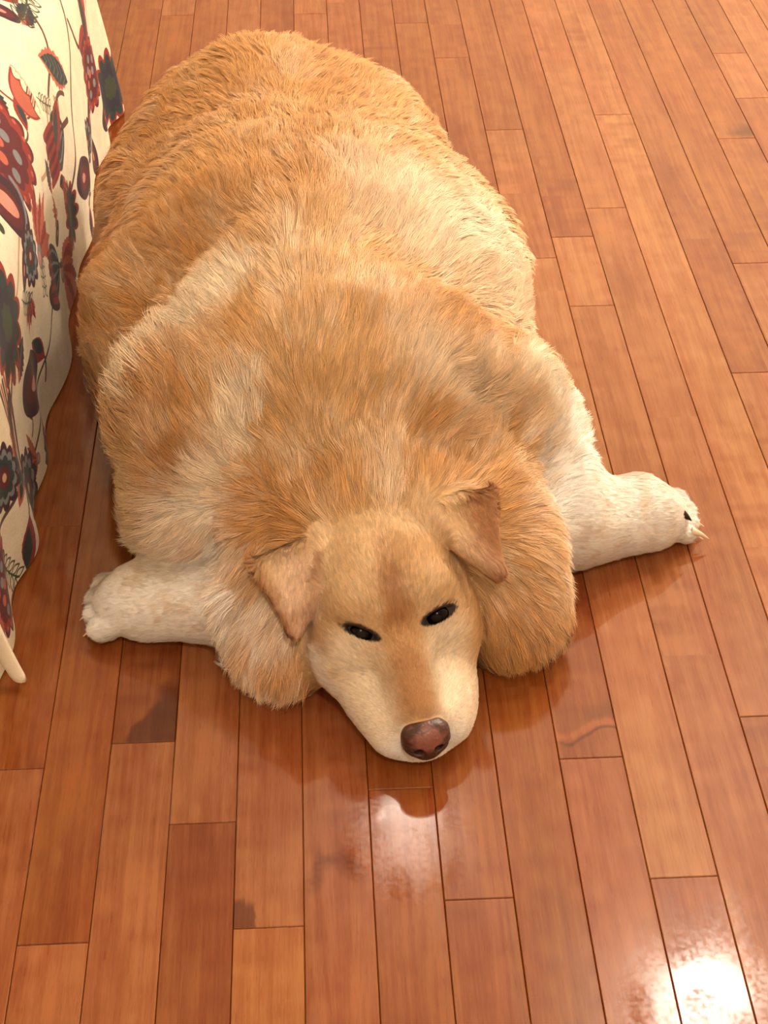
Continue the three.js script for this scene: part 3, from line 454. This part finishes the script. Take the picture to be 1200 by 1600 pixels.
const headness = (x, y, z) => { if (z < -1.2) return 0; const [a, b, c] = toHead(x, y, z); return step01(0.008, -0.004, joined(headParts, a, b, c, 1) - joined(bodyParts, x, y, z, 1)); };
function eyeNear(a, b, c) { let m = 99; for (const e of EYES) { const X = a - e.c[0], Y = b - e.c[1], Z = c - e.c[2], up = Y * 0.766 - Z * 0.643, ct = Math.cos(e.tilt), st = Math.sin(e.tilt), u = X * ct + up * st, v = -X * st + up * ct; m = Math.min(m, Math.hypot(u / 0.0175, v / (e.open + 0.0022)) + Math.max(0, Math.hypot(X, Y, Z) - 0.03) * 100); } return m; }
function furColour(x, y, z) {
  const n1 = noise3(x * 22, y * 22, z * 22), n2 = noise3(x * 70 + 9, y * 70, z * 50), n3 = noise3(x * 260, y * 260, z * 200);
  const c = [...COAT.gold], put = (name, t) => { const q = COAT[name]; for (let i = 0; i < 3; i++) c[i] = mix(c[i], q[i], t); };
  put('orange', clamp(0.3 + 0.35 * n1 + 0.22 * n2 + 0.4 * noise3(x * 9 + 5, y * 9, z * 9))); put('cream', clamp(0.12 + 0.4 * noise3(x * 34 + 40, y * 34, z * 15) + 0.3 * n3));
  const hd = headness(x, y, z), p = [x, y, z];
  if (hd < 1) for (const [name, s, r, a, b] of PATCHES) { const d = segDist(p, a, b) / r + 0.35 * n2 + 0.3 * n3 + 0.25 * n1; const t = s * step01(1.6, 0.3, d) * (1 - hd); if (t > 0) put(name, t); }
  if (hd > 0) {
    const [a, b, cc] = toHead(x, y, z), q = [a, b, cc];
    put('fawn', 0.75 * hd);
    for (const [name, s, r, f, g] of HEAD_PATCHES) { const d = segDist(q, f, g) / r + 0.2 * n3 + 0.15 * n2; const t = s * step01(1.6, 0.3, d) * hd; if (t > 0) put(name, t); }
    const e = eyeNear(a, b, cc); put('dark', 0.97 * step01(1.22, 1.02, e) * hd);
  }
  return c;
}
function toGeometry(n, color) {
  const g = new THREE.BufferGeometry(), p = new Float32Array(n.p); for (let i = 0; i < p.length; i += 3) p[i + 2] += 1.4;
  g.setAttribute('position', new THREE.BufferAttribute(p, 3)); g.setAttribute('normal', new THREE.BufferAttribute(n.N, 3)); g.setIndex(n.I);
  if (color) { const c = new Float32Array(n.p.length); for (let i = 0; i < c.length; i += 3) c.set(color(n.p[i], n.p[i + 1], n.p[i + 2], n.N[i], n.N[i + 1], n.N[i + 2]), i); g.setAttribute('color', new THREE.BufferAttribute(c, 3)); }
  return g;
}
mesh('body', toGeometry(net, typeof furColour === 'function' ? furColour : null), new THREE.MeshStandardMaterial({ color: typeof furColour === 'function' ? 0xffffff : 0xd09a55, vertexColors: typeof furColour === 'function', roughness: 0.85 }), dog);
// eyes
const eyeMaterial = new THREE.MeshPhysicalMaterial({ color: 0x0e0705, roughness: 0.12, specularIntensity: 0.3 });
for (const e of EYES) {
  const m = mesh('eye', new THREE.SphereGeometry(e.r, 28, 20), eyeMaterial, dog); const [x, y, z] = fromHead(...e.ball);
  m.position.set(x, y, z + 1.4); m.userData.label = 'dark brown half closed eye';
}
// nose leather
const noseParts = prep([
  E([0, 0.052, 0.068], [0.0215, 0.013, 0.013], 0.01), E([0, 0.038, 0.07], [0.0155, 0.015, 0.0125], 0.01), E([-0.0125, 0.043, 0.07], [0.0085, 0.0095, 0.01], 0.006), E([0.0125, 0.043, 0.07], [0.0085, 0.0095, 0.01], 0.006),
  T([-0.0085, 0.0405, 0.086], [-0.0095, 0.043, 0.072], 0.0042, 0.004, 0.003, { cut: true }), T([0.0085, 0.0405, 0.086], [0.0095, 0.043, 0.072], 0.0042, 0.004, 0.003, { cut: true }),
  T([-0.0115, 0.039, 0.086], [-0.0185, 0.0405, 0.076], 0.0016, 0.002, 0.003, { cut: true }), T([0.0115, 0.039, 0.086], [0.0185, 0.0405, 0.076], 0.0016, 0.002, 0.003, { cut: true }),
  T([0, 0.026, 0.0845], [0, 0.044, 0.0848], 0.0016, 0.0006, 0.003, { cut: true }),
]);
const NOSE = [0, -0.004, 0.006];
const noseDist = (a, b, c) => joined(noseParts, a - NOSE[0], b - NOSE[1], c - NOSE[2], 1);
const noseNet = surfaceNet((a, b, c) => joined(noseParts, a, b, c, 1) + 0.00025 * noise3(a * 900, b * 900, c * 900), spaced([[-0.026, 0.0011], [0.026]]), spaced([[0.02, 0.0011], [0.072]]), spaced([[0.05, 0.0011], [0.09]]));
for (let i = 0; i < noseNet.p.length; i += 3) {
  for (let q = 0; q < 3; q++) noseNet.p[i + q] += NOSE[q];
  const P = fromHead(noseNet.p[i], noseNet.p[i + 1], noseNet.p[i + 2]), Q = fromHead(noseNet.p[i] + noseNet.N[i], noseNet.p[i + 1] + noseNet.N[i + 1], noseNet.p[i + 2] + noseNet.N[i + 2]);
  noseNet.N.set(V.norm(V.sub(Q, P)), i); noseNet.p.set(P, i);
}
const noseDark = lin(0x3d211b), noseMid = lin(0x86554a);
const noseSkin = mesh('nose', toGeometry(noseNet, (x, y, z) => {
  const [a, b, c] = toHead(x, y, z), e = Math.hypot(a / 0.015, (b - 0.049) / 0.011) + 0.3 * noise3(x * 300, y * 300, z * 300), t = step01(1.25, 0.6, e); return noseDark.map((v, i) => mix(v, noseMid[i], t));
}), new THREE.MeshPhysicalMaterial({ vertexColors: true, roughness: 0.42, clearcoat: 0.25, clearcoatRoughness: 0.4 }), dog);
noseSkin.userData.label = 'pinkish brown nose with dark edges';
// claws
const clawPale = new THREE.MeshPhysicalMaterial({ color: 0xe8d3bd, roughness: 0.35 }), clawDark = new THREE.MeshPhysicalMaterial({ color: 0x1c1310, roughness: 0.3 });
function claw(at, dir, len, r, material) {
  const pts = [], rad = []; for (let i = 0; i <= 6; i++) { const t = i / 6; pts.push(new THREE.Vector3(0, -0.35 * len * t * t, len * t)); rad.push(r * (1 - 0.9 * t)); }
  const P = [], I = []; pts.forEach((p, i) => { for (let k = 0; k < 8; k++) { const a = k / 8 * 2 * Math.PI; P.push(p.x + rad[i] * Math.cos(a), p.y + rad[i] * Math.sin(a) * 1.2, p.z); } });
  for (let i = 0; i < 6; i++) for (let k = 0; k < 8; k++) { const a = i * 8 + k, b = i * 8 + (k + 1) % 8; I.push(a, b, b + 8, a, b + 8, a + 8); }
  const g = new THREE.BufferGeometry(); g.setAttribute('position', new THREE.Float32BufferAttribute(P, 3)); g.setIndex(I); g.computeVertexNormals();
  const m = mesh('claw', g, material, dog); m.position.set(at[0], at[1], at[2] + 1.4); m.lookAt(at[0] + dir[0], at[1] + dir[1], at[2] + 1.4 - 1.4 + dir[2]); return m;
}
claw([0.362, 0.043, -1.178], [1, -0.25, 0.25], 0.011, 0.0048, clawDark).userData.label = 'dark claw on top of the paw';
claw([0.374, 0.02, -1.178], [1, -0.1, 0.15], 0.02, 0.0042, clawPale);
for (let i = 0; i < 4; i++) {
  const t = (i - 1.5) / 1.5;
  claw([-0.232 + Math.abs(t) * 0.008, 0.016, -1.1 + t * 0.03], [-1, -0.15, t * 0.3], 0.014, 0.0028, clawPale);
  claw([0.381 - Math.abs(t) * 0.008, 0.016, -1.206 + t * 0.027], [1, -0.1, -0.1 + t * 0.25], 0.015, 0.003, clawPale);
}
// ---------------------------------------------------------------- coat: tufts of hair rooted all over the body
const FUR = 1;
function tuft(seed, strands, spread, wave) {
  const r = rng(seed), P = [], N = [], I = [], C = [];
  for (let s = 0; s < strands; s++) {
    const a = r() * 6.283, q = Math.sqrt(r()) * spread, ox = Math.cos(a) * q, oy = Math.sin(a) * q, L = 0.65 + 0.35 * r(), w = 0.0085 * (0.7 + 0.6 * r()), bend = (r() - 0.5) * wave, tip = 0.35, roll = (r() - 0.5) * 0.8, tone = 0.82 + 0.34 * r(), lift = 0.8 + 0.5 * r();
    const rows = [0, 0.38, 0.72, 1], base = P.length / 3;
    rows.forEach((t, i) => {
      const x = mix(ox, ox * tip, t) + bend * t * t, y = oy + L * t, z = lift * (0.42 * t - 0.26 * t * t) - 0.02, ww = w * (i === 0 ? 0.8 : i === 1 ? 1 : 0.75);
      if (i < 3) { P.push(x - ww * Math.cos(roll), y, z - ww * Math.sin(roll), x + ww * Math.cos(roll), y, z + ww * Math.sin(roll)); N.push(...V.norm([-0.45, -0.1, 1]), ...V.norm([0.45, -0.1, 1])); C.push(tone, tone, tone, tone, tone, tone); }
      else { P.push(x, y, z); N.push(...V.norm([0, -0.1, 1])); C.push(tone, tone, tone); }
    });
    I.push(base, base + 1, base + 3, base, base + 3, base + 2, base + 2, base + 3, base + 5, base + 2, base + 5, base + 4, base + 4, base + 5, base + 6);
  }
  const g = new THREE.BufferGeometry(); g.setAttribute('position', new THREE.Float32BufferAttribute(P, 3)); g.setAttribute('normal', new THREE.Float32BufferAttribute(N, 3)); g.setAttribute('color', new THREE.Float32BufferAttribute(C, 3)); g.setIndex(I); return g;
}
const earTips = [[-0.088, 0.106, -0.03], [0.096, 0.122, -0.03]];
function hairAt(x, y, z, n) {           // length, lie and lift of the hair rooted here
  const [a, b, c] = toHead(x, y, z), hd = headness(x, y, z), p = [x, y, z];
  let len = 0.034 + 0.008 * noise3(x * 14, y * 14, z * 14), lift = 1, dir = [0.25 * n[0] + 2.6 * (x - 0.02), mix(-0.6, 0.25, step01(-0.1, 0.6, n[2])), -0.85];
  const ruff = step01(-1.17, -1.1, z) * step01(0.17, 0.1, y); // collar: away from the head and down
  const shag = step01(0.06, 0.01, segDist(p, [-0.17, 0.2, -1.22], [-0.2, 0.15, -1.2])); if (shag > 0) { len += 0.014 * shag; lift += 0.5 * shag; }
  if (ruff > 0) { const o = V.norm([x - 0.065, 0, z + 1.12]); dir = dir.map((v, i) => mix(v, [o[0] * 0.9, -0.6, o[2] * 0.5][i], ruff)); len = mix(len, 0.032, ruff); }
  const pl = Math.min(segDist(p, [-0.085, 0.035, -1.075], [-0.23, 0.02, -1.1]) - 0.046, 1), pr = Math.min(segDist(p, [0.255, 0.045, -1.17], [0.38, 0.02, -1.2]) - 0.05, 1), tl = step01(0.02, 0.0, pl) * step01(-0.085, -0.11, x), tr = step01(0.03, 0.0, pr);
  if (tl > 0) { dir = dir.map((v, i) => mix(v, [-1, -0.15, -0.1][i], tl)); len = mix(len, 0.0095, tl); }
  if (tr > 0) { dir = dir.map((v, i) => mix(v, [1, -0.15, -0.15][i], tr)); len = mix(len, 0.01, tr); }
  if (hd > 0) {
    const back = V.norm([a, b - 0.055, c - 0.085]), far = Math.hypot(a, b - 0.05, c - 0.08);
    let h = fromHead(...back).map((v, i) => v - fromHead(0, 0, 0)[i]), L = mix(0.0042, 0.0125, step01(0.015, 0.14, far));
    const ear = Math.min(segDist([a, b, c], [-0.08, 0.14, -0.085], earTips[0]), segDist([a, b, c], [0.08, 0.157, -0.088], earTips[1]));
    const e = step01(0.035, 0.02, ear); if (e > 0) { const t = earTips[a < 0 ? 0 : 1], w = V.norm(V.sub(t, a < 0 ? [-0.07, 0.145, -0.1] : [0.07, 0.165, -0.1])); const d = fromHead(...w).map((v, i) => v - fromHead(0, 0, 0)[i]); h = h.map((v, i) => mix(v, d[i], e)); L = mix(L, 0.011, e); }
    const ey = eyeNear(a, b, c); L *= mix(0.35, 1, step01(1.1, 2.2, ey)); if (ey < 1.12) L = 0;
    if (noseDist(a, b, c) < 0.0015) L = 0;
    dir = dir.map((v, i) => mix(v, h[i], hd)); len = mix(len, L, hd); lift = mix(lift, 0.75, hd); if (L === 0 && hd > 0.3) len = 0;
  }
  return { len, dir, lift };
}
if (FUR) {
  const rand = rng(4242), { p, N, I } = net, tris = I.length / 3, kinds = [tuft(1, 16, 0.1, 0.25), tuft(2, 16, 0.1, 0.4), tuft(3, 14, 0.085, 0.15), tuft(4, 16, 0.12, 0.45)];
  const lists = kinds.map(() => ({ m: [], c: [] }));
  const M = new THREE.Matrix4(), X = new THREE.Vector3(), Y = new THREE.Vector3(), Z = new THREE.Vector3();
  let carry = 0, total = 0;
  for (let t = 0; t < tris; t++) {
    const i = I[t * 3] * 3, j = I[t * 3 + 1] * 3, k = I[t * 3 + 2] * 3;
    const ab = [p[j] - p[i], p[j + 1] - p[i + 1], p[j + 2] - p[i + 2]], ac = [p[k] - p[i], p[k + 1] - p[i + 1], p[k + 2] - p[i + 2]], cr = V.cross(ab, ac), area = Math.hypot(...cr) / 2;
    const cx = (p[i] + p[j] + p[k]) / 3, cy = (p[i + 1] + p[j + 1] + p[k + 1]) / 3, cz = (p[i + 2] + p[j + 2] + p[k + 2]) / 3, nn = [(N[i] + N[j] + N[k]) / 3, (N[i + 1] + N[j + 1] + N[k + 1]) / 3, (N[i + 2] + N[j + 2] + N[k + 2]) / 3];
    if (cy < 0.006 || (nn[1] < -0.6 && cy < 0.03)) continue;
    const st = hairAt(cx, cy, cz, nn); if (st.len < 0.001) continue;
    let want = area * 80 / (st.len * st.len); if (nn[2] < -0.3 && cz < -1.6) want *= 0.5;
    carry += want;
    while (carry > 0) {
      carry -= 1; if (carry < -1 + 1e-9 && rand() < 0) break;
      let u = rand(), v = rand(); if (u + v > 1) { u = 1 - u; v = 1 - v; }
      const x = p[i] + ab[0] * u + ac[0] * v, y = p[i + 1] + ab[1] * u + ac[1] * v, z = p[i + 2] + ab[2] * u + ac[2] * v;
      const w = 1 - u - v, n = V.norm([N[i] * w + N[j] * u + N[k] * v, N[i + 1] * w + N[j + 1] * u + N[k + 1] * v, N[i + 2] * w + N[j + 2] * u + N[k + 2] * v]);
      const f1 = 0.55 / st.len, f2 = 1.7 / st.len, amp = st.len < 0.015 ? 0.16 : 0.5;
      let d = V.norm(st.dir); d = [0, 1, 2].map((q) => d[q] + amp * noise3(x * f1 + q * 17, y * f1, z * f1) + amp * 0.4 * noise3(x * f2 + q * 31, y * f2, z * f2) + 0.1 * (rand() - 0.5));
      const dn = V.dot(d, n); d = V.norm([d[0] - n[0] * dn, d[1] - n[1] * dn, d[2] - n[2] * dn]);
      const L = st.len * (0.75 + 0.5 * rand()), drop = Math.max(0, (0.002 - (y + d[1] * L)) / L); if (drop > 0) { d[1] += drop; const e = V.dot(d, n); d = V.norm([d[0] - n[0] * e, d[1] - n[1] * e, d[2] - n[2] * e]); }
      Y.set(...d); Z.set(...n); X.crossVectors(Y, Z).normalize();
      M.makeBasis(X.clone().multiplyScalar(L * (rand() < 0.5 ? 1 : -1)), Y.clone().multiplyScalar(L), Z.clone().multiplyScalar(L * st.lift * (0.6 + 0.8 * rand()))); M.setPosition(x, y, z + 1.4);
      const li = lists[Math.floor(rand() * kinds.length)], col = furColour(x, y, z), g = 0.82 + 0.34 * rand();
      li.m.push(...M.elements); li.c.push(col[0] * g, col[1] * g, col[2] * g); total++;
    }
  }
  console.log('tufts', total);
  const hairMaterial = new THREE.MeshStandardMaterial({ color: 0xffffff, vertexColors: true, roughness: 0.6, side: THREE.DoubleSide });
  kinds.forEach((g, q) => {
    const n = lists[q].m.length / 16, im = new THREE.InstancedMesh(g, hairMaterial, n); im.name = 'fur'; im.instanceMatrix.array.set(lists[q].m); im.instanceColor = new THREE.InstancedBufferAttribute(new Float32Array(lists[q].c), 3);
    im.userData.kind = 'stuff'; im.userData.label = 'long golden and cream hair of the coat'; im.castShadow = im.receiveShadow = true; dog.add(im);
  });
}
for (const o of [scene]) o.traverse((m) => { if (m.isMesh) m.castShadow = m.receiveShadow = true; });
renderer.render(scene, camera);
